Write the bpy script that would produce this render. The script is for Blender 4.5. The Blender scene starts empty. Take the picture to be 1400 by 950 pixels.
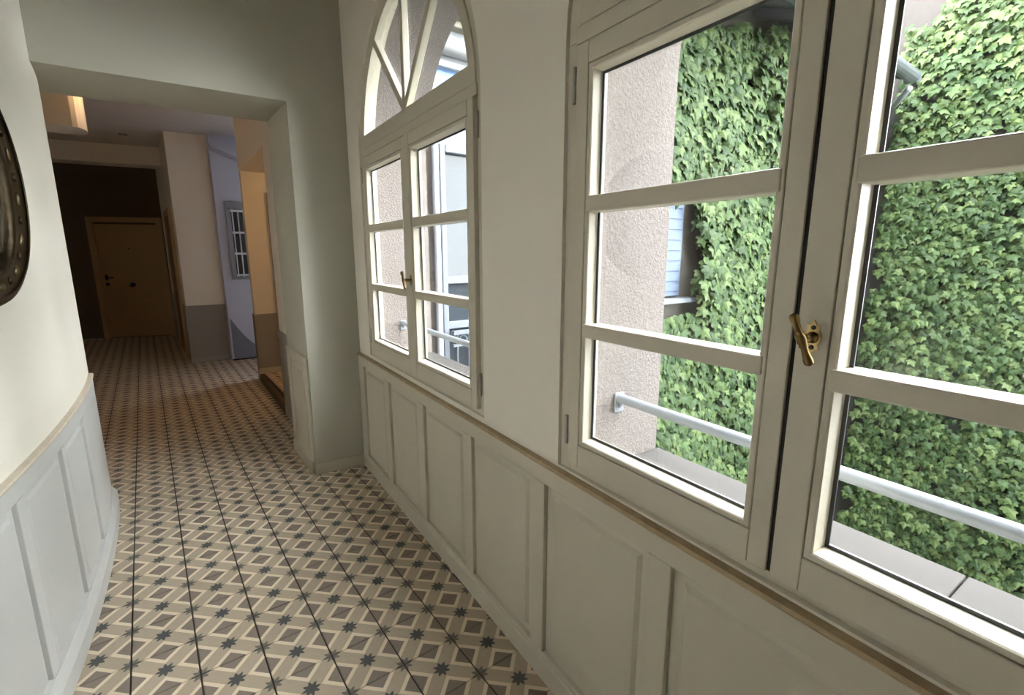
import bpy, bmesh, math, random
from mathutils import Vector, Matrix
random.seed(7)
sc = bpy.context.scene
COL = sc.collection

# ------------------------------------------------------------------ camera
CAM_H = 1.4795
cam_d = bpy.data.cameras.new('camera')
cam_d.sensor_fit = 'HORIZONTAL'; cam_d.sensor_width = 36.0
cam_d.lens = 656.1 / 1400.0 * 36.0
cam_d.clip_start = 0.02; cam_d.clip_end = 300
cam = bpy.data.objects.new('camera', cam_d); COL.objects.link(cam)
cam.location = (0, 0, CAM_H)
cam.rotation_euler = (math.pi / 2 - 0.19306, 0, -0.64783)
sc.camera = cam

# ------------------------------------------------------------------ world, exposure
w = bpy.data.worlds.new('sky'); sc.world = w; w.use_nodes = True
bg = w.node_tree.nodes['Background']
bg.inputs['Color'].default_value = (.965, 0.985, 1.0, 1)
bg.inputs['Strength'].default_value = 6.0
vs = sc.view_settings
vs.view_transform = 'Standard'; vs.look = 'None'; vs.gamma = 1.0; vs.use_curve_mapping = False
vs.exposure = 2.25
# hazy sun coming over the gallery roof onto the top of the opposite wall
sun_d = bpy.data.lights.new('sun', 'SUN'); sun_d.energy = 1.5; sun_d.angle = math.radians(9); sun_d.color = (1, .93, .80)
sun = bpy.data.objects.new('sun', sun_d); COL.objects.link(sun)
sun.rotation_euler = Vector((.80, .22, -.50)).to_track_quat('-Z', 'Y').to_euler()
sc.cycles.max_bounces = 12; sc.cycles.diffuse_bounces = 7
sc.cycles.transparent_max_bounces = 16
sc.cycles.sample_clamp_indirect = 6.0

# ------------------------------------------------------------------ materials
class NT:
    def __init__(s, m):
        m.use_nodes = True; s.t = m.node_tree; s.n = s.t.nodes; s.b = s.n['Principled BSDF']
    def new(s, kind, **kw):
        x = s.n.new(kind)
        for k, v in kw.items(): setattr(x, k, v)
        return x
    def put(s, sock, v):
        if isinstance(v, bpy.types.NodeSocket): s.t.links.new(v, sock)
        else: sock.default_value = v
    def m(s, op, a, b=0.0):
        x = s.n.new('ShaderNodeMath'); x.operation = op
        s.put(x.inputs[0], a); s.put(x.inputs[1], b); return x.outputs[0]
    def mix(s, f, a, b):
        x = s.n.new('ShaderNodeMix'); x.data_type = 'RGBA'
        s.put(x.inputs[0], f); s.put(x.inputs[6], a); s.put(x.inputs[7], b); return x.outputs[2]
    def noise(s, scale, detail=4.0, coord=None, rough=0.55):
        x = s.n.new('ShaderNodeTexNoise'); x.inputs['Scale'].default_value = scale
        x.inputs['Detail'].default_value = detail; x.inputs['Roughness'].default_value = rough
        c = s.n.new('ShaderNodeTexCoord')
        s.t.links.new(coord if coord is not None else c.outputs['Object'], x.inputs['Vector'])
        return x.outputs['Fac']
    def bump(s, h, strength, dist=0.01):
        x = s.n.new('ShaderNodeBump'); x.inputs['Strength'].default_value = strength
        x.inputs['Distance'].default_value = dist
        s.t.links.new(h, x.inputs['Height']); s.t.links.new(x.outputs[0], s.b.inputs['Normal'])

def c4(c): return (c[0], c[1], c[2], 1.0)
def mat(name, col, rough=0.6, var=0.08, vscale=6.0, bump=0.0, bscale=60.0, metal=0.0, spec=0.4, bdist=0.004, vdetail=4.0):
    m = bpy.data.materials.new(name); t = NT(m)
    f = t.noise(vscale, vdetail)
    dark = tuple(max(0, x * (1 - var)) for x in col); lite = tuple(min(1, x * (1 + var)) for x in col)
    t.put(t.b.inputs['Base Color'], t.mix(f, c4(dark), c4(lite)))
    t.b.inputs['Roughness'].default_value = rough; t.b.inputs['Metallic'].default_value = metal
    t.b.inputs['Specular IOR Level'].default_value = spec
    if bump: t.bump(t.noise(bscale, 5.0), bump, bdist)
    return m

M = {}
M['plaster'] = mat('cream_plaster', (.82, .78, .70), .62, .03, 3, .12, 45)
M['greywall'] = mat('grey_green_plaster', (.455, .445, .372), .6, .03, 3, .12, 45)  # darker grey-green tone for pier and header
M['ceiling'] = mat('white_ceiling', (.70, .67, .65), .8, .02, 3)
M['darkceil'] = mat('bounce_cutting_ceiling', (.20, .13, .08), .6, .2, 8)  # dark brown invented for the unseen ceiling, to lessen bounce on the header
M['paint'] = mat('grey_green_paint', (.56, .525, .43), .42, .04, 9, .05, 90)
M['paintL'] = mat('daylit_grey_paint', (.55, .55, .54), .42, .04, 9, .06, 90)  # cool daylight on the left wainscot put into its colour
M['win'] = mat('window_paint', (.61, .57, .47), .38, .03, 9, .04, 120)
M['edge'] = mat('worn_wood_ledge', (.46, .36, .22), .6, .25, 30, .1, 80)
M['edgeL'] = mat('worn_pale_ledge', (.60, .53, .43), .6, .2, 25, .1, 80)
M['dado'] = mat('grey_dado_paint', (.30, .285, .265), .5, .04, 8)
M['base'] = mat('grey_baseboard', (.50, .47, .385), .45, .04, 10)
M['gasket'] = mat('dark_gasket', (.05, .055, .055), .5)
M['gap'] = mat('black_strip', (.012, .012, .011), .7)  # black strip colour, paints the shade in the sash gap
M['brass'] = mat('aged_brass', (.52, .39, .17), .34, .35, 60, .15, 120, metal=1.0)
M['bronze'] = mat('dark_brass', (.20, .135, .055), .36, .4, 50, .1, 120, metal=1.0)
M['steel'] = mat('dull_hinge', (.46, .44, .40), .4, .1, 40, metal=.5)
M['iron'] = mat('black_iron', (.02, .018, .016), .45)
M['rail'] = mat('pale_grey_rail', (.24, .26, .30), .4, .05, 10)
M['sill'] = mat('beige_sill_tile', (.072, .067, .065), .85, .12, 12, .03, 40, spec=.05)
M['grout'] = mat('dark_grout', (.06, .045, .035), .9, .3, 30)
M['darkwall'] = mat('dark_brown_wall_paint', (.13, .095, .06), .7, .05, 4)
M['lilac'] = mat('daylight_blue_plaster', (.56, .60, .76), .7, .02, 4)  # blue of the daylight put into the wall colour
M['lilacd'] = mat('stairwell_dado', (.20, .22, .29), .6, .03, 4)
M['fardoor'] = mat('tan_door_paint', (.50, .36, .20), .5, .05, 5)
M['wood'] = mat('brown_wood', (.22, .12, .05), .5, .2, 12)
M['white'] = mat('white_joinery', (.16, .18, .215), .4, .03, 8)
M['shutter'] = mat('blue_grey_shutter', (.10, .13, .19), .5, .05, 8)
M['barpaint'] = mat('pale_bar_paint', (.68, .72, .80), .4, .03, 8)
M['pipe'] = mat('grey_downpipe', (.25, .27, .30), .45, .05, 8)
M['stairframe'] = mat('slate_window_frame', (.24, .26, .32), .5, .05, 8)
M['zinc'] = mat('zinc_gutter', (.16, .18, .20), .4, .2, 6, metal=.4)
M['eave'] = mat('eave_board', (.50, .42, .32), .7, .15, 5)
M['eavedark'] = mat('weathered_eave_boards', (.10, .105, .12), .7, .3, 6)
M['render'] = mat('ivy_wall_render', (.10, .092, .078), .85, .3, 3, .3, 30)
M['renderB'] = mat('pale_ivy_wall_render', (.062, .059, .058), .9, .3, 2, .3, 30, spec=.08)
M['cornice'] = mat('cornice_stone', (.26, .24, .19), .7, .06, 6)
M['greyboard'] = mat('grey_panel_board', (.36, .38, .39), .6, .08, 5)
M['ground'] = mat('courtyard_paving', (.085, .095, .065), .9, .25, 2)
M['stem'] = mat('ivy_stem', (.16, .11, .07), .8, .2, 20)
M['roof'] = mat('roof_tile', (.38, .22, .15), .8, .2, 8)

def stucco():
    m = bpy.data.materials.new('pink_stucco'); t = NT(m)
    big = t.noise(2.5, 5); fine = t.noise(95, 6, rough=.7)
    a = t.mix(big, c4((.215, .178, .162)), c4((.25, .215, .202)))
    r = t.n.new('ShaderNodeMapRange'); r.inputs[1].default_value = .38; r.inputs[2].default_value = .62
    t.put(r.inputs[0], fine)
    t.put(t.b.inputs['Base Color'], t.mix(t.m('MULTIPLY', r.outputs[0], .5), a, c4((.33, .295, .28))))
    t.b.inputs['Roughness'].default_value = .92
    t.bump(fine, 1.0, .018)
    return m
M['stucco'] = stucco()

def glass():
    m = bpy.data.materials.new('window_glass'); t = NT(m)
    t.n.remove(t.b)
    out = [x for x in t.n if x.type == 'OUTPUT_MATERIAL'][0]
    tr = t.n.new('ShaderNodeBsdfTransparent'); tr.inputs[0].default_value = (.95, .965, .96, 1)
    gl = t.n.new('ShaderNodeBsdfGlossy'); gl.inputs['Roughness'].default_value = .01
    df = t.n.new('ShaderNodeBsdfDiffuse'); df.inputs[0].default_value = (.8, .82, .84, 1)
    fr = t.n.new('ShaderNodeFresnel'); fr.inputs[0].default_value = 1.45
    mx = t.n.new('ShaderNodeMixShader'); m2 = t.n.new('ShaderNodeMixShader')
    t.t.links.new(t.m('MULTIPLY', fr.outputs[0], .13), mx.inputs[0])
    t.t.links.new(tr.outputs[0], mx.inputs[1]); t.t.links.new(gl.outputs[0], mx.inputs[2])
    dust = t.m('MULTIPLY', t.m('POWER', t.noise(7, 5), 3.0), .10)
    t.t.links.new(dust, m2.inputs[0])
    t.t.links.new(mx.outputs[0], m2.inputs[1]); t.t.links.new(df.outputs[0], m2.inputs[2])
    t.t.links.new(m2.outputs[0], out.inputs[0])
    return m
M['glass'] = glass()
M['darkglass'] = mat('dark_window_glass', (.015, .018, .024), .05, .1, 4, spec=.6)
M['bluepane'] = mat('french_window_glass', (.035, .045, .055), .04, .3, 3, spec=.35)
M['skypane'] = mat('sky_tinted_pane', (.13, .25, .48), .3, .05, 3)  # reflected sky painted as the pane's blue base colour

def mirror():
    m = bpy.data.materials.new('mirror_glass'); t = NT(m)
    t.b.inputs['Base Color'].default_value = (.28, .29, .31, 1); t.b.inputs['Metallic'].default_value = 1
    t.put(t.b.inputs['Roughness'], t.m('MULTIPLY', t.noise(8, 3), .1))
    return m
M['mirror'] = mirror()

def tile_mat():
    m = bpy.data.materials.new('patterned_cement_tile'); t = NT(m)
    tc = t.n.new('ShaderNodeTexCoord'); sp = t.n.new('ShaderNodeSeparateXYZ')
    t.t.links.new(tc.outputs['Object'], sp.inputs[0]); X, Y = sp.outputs[0], sp.outputs[1]
    T = .2
    u = t.m('DIVIDE', t.m('ADD', X, Y), T); v = t.m('DIVIDE', t.m('SUBTRACT', X, Y), T)
    a = t.m('SUBTRACT', u, t.m('ROUND', u)); b = t.m('SUBTRACT', v, t.m('ROUND', v))
    aa, bb = t.m('ABSOLUTE', a), t.m('ABSOLUTE', b)
    mm = t.m('MAXIMUM', t.m('SUBTRACT', .5, aa), t.m('SUBTRACT', .5, bb))
    sq = t.m('LESS_THAN', mm, .228); cr = t.m('LESS_THAN', mm, .328)
    r = t.m('SQRT', t.m('ADD', t.m('MULTIPLY', a, a), t.m('MULTIPLY', b, b)))
    th = t.m('MULTIPLY', t.m('ARCTAN2', b, a), 8 / (2 * math.pi))
    tri = t.m('MULTIPLY', t.m('ABSOLUTE', t.m('SUBTRACT', th, t.m('ROUND', th))), 2.0)
    star = t.m('LESS_THAN', r, t.m('SUBTRACT', .225, t.m('MULTIPLY', tri, .105)))
    fx = t.m('DIVIDE', X, T); fx = t.m('ABSOLUTE', t.m('SUBTRACT', fx, t.m('ROUND', fx)))
    corner = t.m('GREATER_THAN', fx, .25)
    n = t.noise(60, 6); n2 = t.noise(3, 3)
    taupe = t.mix(n, c4((.42, .342, .252)), c4((.50, .415, .315)))
    cream = t.mix(n, c4((.72, .61, .46)), c4((.80, .70, .555)))
    mauve = t.mix(n, c4((.225, .182, .145)), c4((.28, .232, .192)))
    starc = t.mix(corner, c4((.080, .085, .085)), c4((.16, .148, .13)))
    c = t.mix(cr, taupe, cream); c = t.mix(sq, c, mauve); c = t.mix(star, c, starc)
    oi = t.n.new('ShaderNodeObjectInfo')
    k = t.m('ADD', .93, t.m('MULTIPLY', oi.outputs['Random'], .13))
    hs = t.n.new('ShaderNodeHueSaturation'); t.put(hs.inputs['Value'], k); t.put(hs.inputs['Color'], c)
    t.put(t.b.inputs['Base Color'], hs.outputs[0])
    t.put(t.b.inputs['Roughness'], t.m('ADD', .42, t.m('MULTIPLY', n2, .2)))
    t.b.inputs['Specular IOR Level'].default_value = .35
    return m
M['tile'] = tile_mat()

def leaf_mat():
    m = bpy.data.materials.new('ivy_leaf'); t = NT(m)
    g = t.n.new('ShaderNodeNewGeometry')
    cr = t.n.new('ShaderNodeValToRGB'); e = cr.color_ramp.elements
    e[0].color = (.026, .052, .021, 1); e[1].color = (.112, .160, .060, 1)
    x = cr.color_ramp.elements.new(.5); x.color = (.056, .094, .034, 1)
    t.put(cr.inputs[0], g.outputs['Random Per Island'])
    t.put(t.b.inputs['Base Color'], cr.outputs[0])
    t.b.inputs['Roughness'].default_value = .5; t.b.inputs['Specular IOR Level'].default_value = .22
    # thin leaf lets some light through
    out = [q for q in t.n if q.type == 'OUTPUT_MATERIAL'][0]
    tl = t.n.new('ShaderNodeBsdfTranslucent'); t.put(tl.inputs[0], cr.outputs[0])
    mx = t.n.new('ShaderNodeMixShader'); mx.inputs[0].default_value = .3
    t.t.links.new(t.b.outputs[0], mx.inputs[1]); t.t.links.new(tl.outputs[0], mx.inputs[2])
    t.t.links.new(mx.outputs[0], out.inputs[0])
    return m
M['leaf'] = leaf_mat()

def emit_mat(name, col, s):
    m = bpy.data.materials.new(name); t = NT(m)
    t.b.inputs['Base Color'].default_value = c4(col)
    t.b.inputs['Emission Color'].default_value = c4(col); t.b.inputs['Emission Strength'].default_value = s
    return m
M['bulb'] = emit_mat('warm_lamp_glass', (1, .62, .28), 2)

# ------------------------------------------------------------------ helpers
def obj(name, bm, m, parent=None, bevel=0.0, smooth=False, recalc=True, label=None, kind=None, cat=None, group=None, loc=None):
    if recalc: bmesh.ops.recalc_face_normals(bm, faces=bm.faces[:])
    me = bpy.data.meshes.new(name); bm.to_mesh(me); bm.free()
    me.materials.append(M[m] if isinstance(m, str) else m)
    if smooth:
        for p in me.polygons: p.use_smooth = True
    return link(name, me, parent, bevel, label, kind, cat, group, loc)

def link(name, me, parent=None, bevel=0.0, label=None, kind=None, cat=None, group=None, loc=None):
    o = bpy.data.objects.new(name, me); COL.objects.link(o)
    if loc is not None: o.location = loc
    if parent is not None:
        o.parent = parent
        o.matrix_parent_inverse = Matrix.Translation(-ploc(parent))
    if bevel:
        b = o.modifiers.new('bevel', 'BEVEL'); b.width = bevel; b.segments = 2; b.limit_method = 'ANGLE'
        b.angle_limit = math.radians(40)
    if label: o['label'] = label
    if kind: o['kind'] = kind
    if cat: o['category'] = cat
    if group: o['group'] = group
    return o

def ploc(p):
    v = p.location.copy()
    return v

def empty(name, loc, label=None, cat=None, kind=None, group=None):
    o = bpy.data.objects.new(name, None); COL.objects.link(o); o.location = loc; o.empty_display_size = .1
    if label: o['label'] = label
    if cat: o['category'] = cat
    if kind: o['kind'] = kind
    if group: o['group'] = group
    return o

class Straight:
    def __init__(s, o, ang):
        s.o = Vector((o[0], o[1], 0)); a = math.radians(ang)
        s.d = Vector((math.sin(a), math.cos(a), 0)); s.n = Vector((s.d.y, -s.d.x, 0)); s.seg = 1e9
    def p(s, t, n, z): v = s.o + s.d * t + s.n * n; return Vector((v.x, v.y, z))

def lwx(y):
    if y < 3.28: return max(-.95, -.315 - (y - 3.28) ** 2 / (2 * 9.3))
    if y < 3.95: return -.315 - (y - 3.28) ** 2 / (2 * 5.0)
    x0 = -.315 - .67 ** 2 / 10; return max(-1.5, x0 - .134 * (y - 3.95) - (y - 3.95) ** 2 / 2.6)
class LeftWall:
    seg = .08
    def p(s, t, n, z):
        e = .01; dx = (lwx(t + e) - lwx(t - e)) / (2 * e); l = math.hypot(dx, 1)
        return Vector((lwx(t) - n / l, t + n * dx / l, z))

RW = Straight((.975, 1.004), 3.8)      # gallery window wall; n grows towards the courtyard
LW = LeftWall()                        # curved wall; n grows into the masonry

def pbox(bm, P, s0, s1, n0, n1, z0, z1):
    k = max(1, int(math.ceil(abs(s1 - s0) / P.seg)))
    rings = []
    for i in range(k + 1):
        s = s0 + (s1 - s0) * i / k
        rings.append([bm.verts.new(P.p(s, n, z)) for n, z in ((n0, z0), (n1, z0), (n1, z1), (n0, z1))])
    for a, b in zip(rings, rings[1:]):
        for j in range(4): bm.faces.new((a[j], a[(j + 1) % 4], b[(j + 1) % 4], b[j]))
    bm.faces.new(rings[0]); bm.faces.new(rings[-1])

def pprofile(bm, P, s0, s1, prof):
    """sweep a closed (n,z) profile along the path"""
    k = max(1, int(math.ceil(abs(s1 - s0) / P.seg))); rings = []
    for i in range(k + 1):
        s = s0 + (s1 - s0) * i / k
        rings.append([bm.verts.new(P.p(s, n, z)) for n, z in prof])
    q = len(prof)
    for a, b in zip(rings, rings[1:]):
        for j in range(q): bm.faces.new((a[j], a[(j + 1) % q], b[(j + 1) % q], b[j]))
    bm.faces.new(rings[0]); bm.faces.new(rings[-1])

def box(bm, x0, x1, y0, y1, z0, z1):
    v = [bm.verts.new((x, y, z)) for x in (x0, x1) for y in (y0, y1) for z in (z0, z1)]
    for f in ((0, 1, 3, 2), (4, 6, 7, 5), (0, 4, 5, 1), (2, 3, 7, 6), (0, 2, 6, 4), (1, 5, 7, 3)):
        bm.faces.new([v[i] for i in f])

def prism(bm, pts, z0, z1):
    a = [bm.verts.new((x, y, z0)) for x, y in pts]; b = [bm.verts.new((x, y, z1)) for x, y in pts]
    n = len(pts)
    for i in range(n): bm.faces.new((a[i], a[(i + 1) % n], b[(i + 1) % n], b[i]))
    bm.faces.new(a); bm.faces.new(b)

def slab(bm, P, poly, n0, n1):
    """extrude a polygon given in (s,z) on path P from n0 to n1"""
    a = [bm.verts.new(P.p(s, n0, z)) for s, z in poly]; b = [bm.verts.new(P.p(s, n1, z)) for s, z in poly]
    n = len(poly)
    for i in range(n): bm.faces.new((a[i], a[(i + 1) % n], b[(i + 1) % n], b[i]))
    bm.faces.new(a); bm.faces.new(b)

def tube(bm, p0, p1, r0, r1=None, k=10, caps=True):
    p0, p1 = Vector(p0), Vector(p1); r1 = r0 if r1 is None else r1
    d = (p1 - p0).normalized(); a = d.orthogonal().normalized(); b = d.cross(a)
    A = []; Bv = []
    for i in range(k):
        t = 2 * math.pi * i / k; o = a * math.cos(t) + b * math.sin(t)
        A.append(bm.verts.new(p0 + o * r0)); Bv.append(bm.verts.new(p1 + o * r1))
    for i in range(k): bm.faces.new((A[i], A[(i + 1) % k], Bv[(i + 1) % k], Bv[i]))
    if caps: bm.faces.new(A); bm.faces.new(Bv)

def lathe(bm, p0, axis, prof, k=14):
    """prof: list of (distance along axis, radius)"""
    p0 = Vector(p0); d = Vector(axis).normalized(); a = d.orthogonal().normalized(); b = d.cross(a); rings = []
    for h, r in prof:
        rings.append([bm.verts.new(p0 + d * h + (a * math.cos(2 * math.pi * i / k) + b * math.sin(2 * math.pi * i / k)) * max(r, 1e-4)) for i in range(k)])
    for A, Bv in zip(rings, rings[1:]):
        for i in range(k): bm.faces.new((A[i], A[(i + 1) % k], Bv[(i + 1) % k], Bv[i]))
    bm.faces.new(rings[0]); bm.faces.new(rings[-1])

def arch_slab(bm, P, s0, s1, z0, z1, holes, n0, n1, N=28):
    """wall slab with round-headed holes (centre, half width, bottom, springing)"""
    def quad(a, b, c, d): slab(bm, P, [a, b, c, d], n0, n1)
    cur = s0
    for c, h, zb, zs in sorted(holes):
        if c - h > cur: quad((cur, z0), (c - h, z0), (c - h, z1), (cur, z1))
        if zb > z0: quad((c - h, z0), (c + h, z0), (c + h, zb), (c - h, zb))
        for i in range(N):
            t0, t1 = math.pi - math.pi * i / N, math.pi - math.pi * (i + 1) / N
            a = (c + h * math.cos(t0), zs + h * math.sin(t0)); b = (c + h * math.cos(t1), zs + h * math.sin(t1))
            quad(a, b, (b[0], z1), (a[0], z1))
        cur = c + h
    if s1 > cur: quad((cur, z0), (s1, z0), (s1, z1), (cur, z1))
    bmesh.ops.remove_doubles(bm, verts=bm.verts[:], dist=1e-5)
    # drop the internal faces shared by neighbouring slabs
    seen = {}
    for f in bm.faces: seen.setdefault(frozenset(v.index for v in f.verts), []).append(f)

def B(): return bmesh.new()

# ------------------------------------------------------------------ setting: the gallery
CEIL = 3.35
WZ = 2.03                                # springing line of the arches
WINS = [  # centre along the wall, half width of the pair of sashes, lift
    (-0.6275, .6275, 0.0), (1.248, .6875, .016)]
FR = .047                                # visible width of the fixed frame

b = B(); arch_slab(b, RW, -3.6, 2.35, 0, CEIL, [(c, h + FR, .822 + dz, WZ + dz) for c, h, dz in WINS], 0, .075)
obj('wall_right', b, 'plaster', kind='structure', label='cream plaster gallery wall with arched window openings')
b = B(); arch_slab(b, RW, -7.2, 2.35, -7.0, 9.0, [(c, h + .002, .76 + dz, WZ + dz) for c, h, dz in WINS], .075, .41)
obj('wall_facade', b, 'stucco', kind='structure', label='pink roughcast outer face of the gallery wall')

b = B(); pprofile(b, LW, -2.5, 11.4, [(0, 0), (.25, 0), (.25, CEIL), (0, CEIL)])
obj('wall_left', b, 'plaster', kind='structure', smooth=False, label='curved cream plaster wall above pale grey wainscot')
b = B(); box(b, -2.4, 1.3, -2.6, 3.35, CEIL, CEIL + .2)
obj('ceiling', b, 'darkceil', kind='structure', label='unseen gallery ceiling, dark brown to cut bounce light')
b = B(); box(b, -1.4, .9, -2.6, -2.4, 0, CEIL)
obj('wall_back', b, 'plaster', kind='structure', label='plaster wall closing the gallery behind')

# pier and header of the opening at the end of the gallery
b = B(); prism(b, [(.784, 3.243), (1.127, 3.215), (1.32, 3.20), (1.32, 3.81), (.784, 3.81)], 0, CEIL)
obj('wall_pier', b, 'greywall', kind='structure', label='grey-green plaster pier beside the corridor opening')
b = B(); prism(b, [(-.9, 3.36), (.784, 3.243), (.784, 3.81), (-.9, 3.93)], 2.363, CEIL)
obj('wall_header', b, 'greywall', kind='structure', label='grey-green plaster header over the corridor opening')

# corridor behind the opening
def sidex(y): return .9 + .0333 * (y - 4.4)
b = B(); prism(b, [(sidex(3.81), 3.81), (1.32, 3.81), (1.32, 4.50), (1.05, 4.68), (sidex(4.68), 4.68)], 0, 3.0)
wall_mid = obj('wall_middle', b, 'plaster', kind='structure', label='plaster wall between pier and side doorway')
b = B(); prism(b, [(sidex(4.68), 4.68), (sidex(4.68) + .3, 4.68), (sidex(6.2) + .3, 6.2), (sidex(6.2), 6.2)], 2.37, 3.0)
obj('wall_lintel', b, 'plaster', kind='structure', label='plaster lintel over the side doorway')
b = B(); prism(b, [(sidex(6.2), 6.2), (3.0, 6.2), (3.0, 6.32), (sidex(6.32), 6.32)], 0, 3.0)
wall_jamb = obj('wall_jamb', b, 'plaster', kind='structure', label='plaster wall with grey dado beyond the side doorway')
b = B()
box(b, 2.6, 2.8, 4.2, 6.2, 0, 3.0); box(b, 1.2, 2.8, 4.3, 4.5, 0, 3.0); box(b, 1.15, 2.8, 4.3, 6.2, 2.55, 3.0)
obj('wall_sideroom', b, 'plaster', kind='structure', label='plaster walls of the raised side room')
b = B(); prism(b, [(.389, 7.81), (.841, 7.761), (.841, 7.95), (.50, 8.0), (.47, 11.5), (.343, 11.5)], 0, 3.0)
wall_col = obj('wall_column', b, 'plaster', kind='structure', label='plaster wall end with grey dado beside the stairwell')
b = B(); prism(b, [(.841, 7.761), (.852, 7.66), (1.6, 7.62), (3.2, 7.6), (3.2, 7.9), (.90, 7.95)], 0, 3.0)
wall_stair = obj('wall_stairwell', b, 'lilac', kind='structure', label='stairwell wall coloured by blue daylight, with curved grey dado')
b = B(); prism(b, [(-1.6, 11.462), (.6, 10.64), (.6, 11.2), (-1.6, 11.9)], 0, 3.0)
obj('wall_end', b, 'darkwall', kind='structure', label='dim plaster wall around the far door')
b = B(); box(b, -6, 3.2, 3.60, 11.9, 3.0, 3.2)
obj('ceiling_corridor', b, 'ceiling', kind='structure', label='dim corridor ceiling')
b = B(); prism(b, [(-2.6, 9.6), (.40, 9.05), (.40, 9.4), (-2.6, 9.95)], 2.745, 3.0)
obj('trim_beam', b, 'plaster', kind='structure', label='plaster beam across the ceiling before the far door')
# dropped plaster bulkhead with a rounded end
b = B(); pts = [(-1.6, 6.0), (-.36, 6.0)]
for i in range(9):
    t = -math.pi / 2 + math.pi * i / 8; pts.append((-.36 + .09 * math.cos(t), 6.2 + .2 * math.sin(t)))
pts += [(-1.6, 6.4)]
prism(b, pts, 2.59, 3.0)
obj('trim_bulkhead', b, 'plaster', kind='structure', label='dropped plaster bulkhead with rounded warm-lit end')

# ------------------------------------------------------------------ floor with its tiles
b = B(); prism(b, [(-1.9, -2.6), (.80, -2.6), (1.2, 3.6), (1.2, 4.0), (3.2, 4.0), (3.2, 11.9), (-1.9, 11.9)], -.25, -.004)
floor = obj('floor', b, 'grout', kind='structure', label='floor of patterned star tiles with dark joints')
X0, Y0, TS = -.00635, 1.6394, .2
def tile_mesh():
    bm = B(); hx, hy = .0973, .0988
    box(bm, -hx, hx, -hy, hy, -.02, 0)
    bmesh.ops.recalc_face_normals(bm, faces=bm.faces[:])
    top = [e for e in bm.edges if all(v.co.z > -.001 for v in e.verts)]
    bmesh.ops.bevel(bm, geom=top, offset=.0016, segments=1, affect='EDGES')
    me = bpy.data.meshes.new('floor_tile'); bm.to_mesh(me); bm.free(); me.materials.append(M['tile']); return me
TM = tile_mesh()
def rightx(y):
    if y < 3.22: return .975 + .0664 * (y - 1.0) + .02
    if y < 3.81: return .80
    if y < 6.32: return sidex(y) + .02
    if y < 7.5: return 3.0
    if y < 7.8: return .88
    return .40
cells = []
for j in range(-42, 52):
    yc = Y0 + TS * (j + .5)
    if yc > 11.3 or yc < -2.3: continue
    xl = max(lwx(yc - .1), lwx(yc + .1), -2.3) - .02
    if yc > 10.6: xl = max(xl, -2.0)
    xr = max(rightx(yc - .1), rightx(yc + .1))
    for i in range(-14, 16):
        xc = X0 + TS * (i + .5)
        if xc + .1 < xl or xc - .1 > xr: continue
        cells.append((xc, yc))
def inview(x, y):
    # horizontal bearing inside the lens and past the bottom of the frame
    return y > .85 and math.atan2(x, y) > -.20 and math.hypot(x, y) > 1.05 and x > -.45
vis = sorted([c for c in cells if inview(*c)], key=lambda c: c[0] ** 2 + c[1] ** 2)
ind = vis[:300]; inds = set(ind)
for x, y in ind:
    link('floor_tile', TM, floor, loc=(x, y, random.uniform(-.0006, .0006)))
def joined_tiles(name, cl, z, parent, org):
    bm = B()
    for x, y in cl:
        hx, hy = .0973, .0988; x -= org[0]; y -= org[1]
        box(bm, x - hx, x + hx, y - hy, y + hy, -.02, 0)
    o = obj(name, bm, 'tile', parent, kind='stuff', loc=(org[0], org[1], z)); return o
joined_tiles('distant_floor_tiles', [c for c in cells if c not in inds], 0, floor, (X0 + .1, Y0 + .1))
# raised floor of the side room
b = B(); prism(b, [(sidex(4.68) + .005, 4.68), (2.6, 4.5), (2.6, 6.2), (sidex(6.2) + .005, 6.2)], 0, .062)
step = obj('floor_sideroom', b, 'grout', kind='structure', label='raised tiled floor of the side room')
cl = [(X0 + TS * (i + .5), Y0 + TS * (j + .5)) for i in range(5, 13) for j in range(15, 23)]
cl = [c for c in cl if c[0] - .1 > sidex(c[1]) - .03]
joined_tiles('raised_floor_tiles', cl, .082, step, (X0 + .1, Y0 + .1))
b = B(); prism(b, [(sidex(4.68) - .012, 4.68), (sidex(4.68) + .03, 4.68), (sidex(6.2) + .03, 6.2), (sidex(6.2) - .012, 6.2)], 0, .084)
M['nosing'] = mat('dark_step_edge', (.075, .048, .025), .6, .2, 12)
obj('step_nosing', b, 'nosing', step, bevel=.004, label='brown wooden step edge')

# ------------------------------------------------------------------ wainscot
def panel(bm, P, s0, s1, z0, z1, nr, nf, inset=.03, bev=.012):
    """raised and fielded panel: flat rim, bevel, field"""
    k = max(1, int(math.ceil(abs(s1 - s0) / P.seg)))
    def ring(d, n):
        a, e = min(s0, s1) + d, max(s0, s1) - d; out = []
        for i in range(k + 1): out.append((a + (e - a) * i / k, z0 + d, n))
        for i in range(k + 1): out.append((e - (e - a) * i / k, z1 - d, n))
        return [bm.verts.new(P.p(s, n_, z)) for s, z, n_ in out]
    back = ring(0, nr + .012); r0 = ring(0, nr); r1 = ring(inset, nr); r2 = ring(inset + bev, nf); q = len(r0)
    for A, C in ((back, r0), (r0, r1), (r1, r2)):
        for i in range(q): bm.faces.new((A[i], A[(i + 1) % q], C[(i + 1) % q], C[i]))
    for R in (r2, back):
        for i in range(k): bm.faces.new((R[i], R[i + 1], R[q - 2 - i], R[q - 1 - i]))

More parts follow.
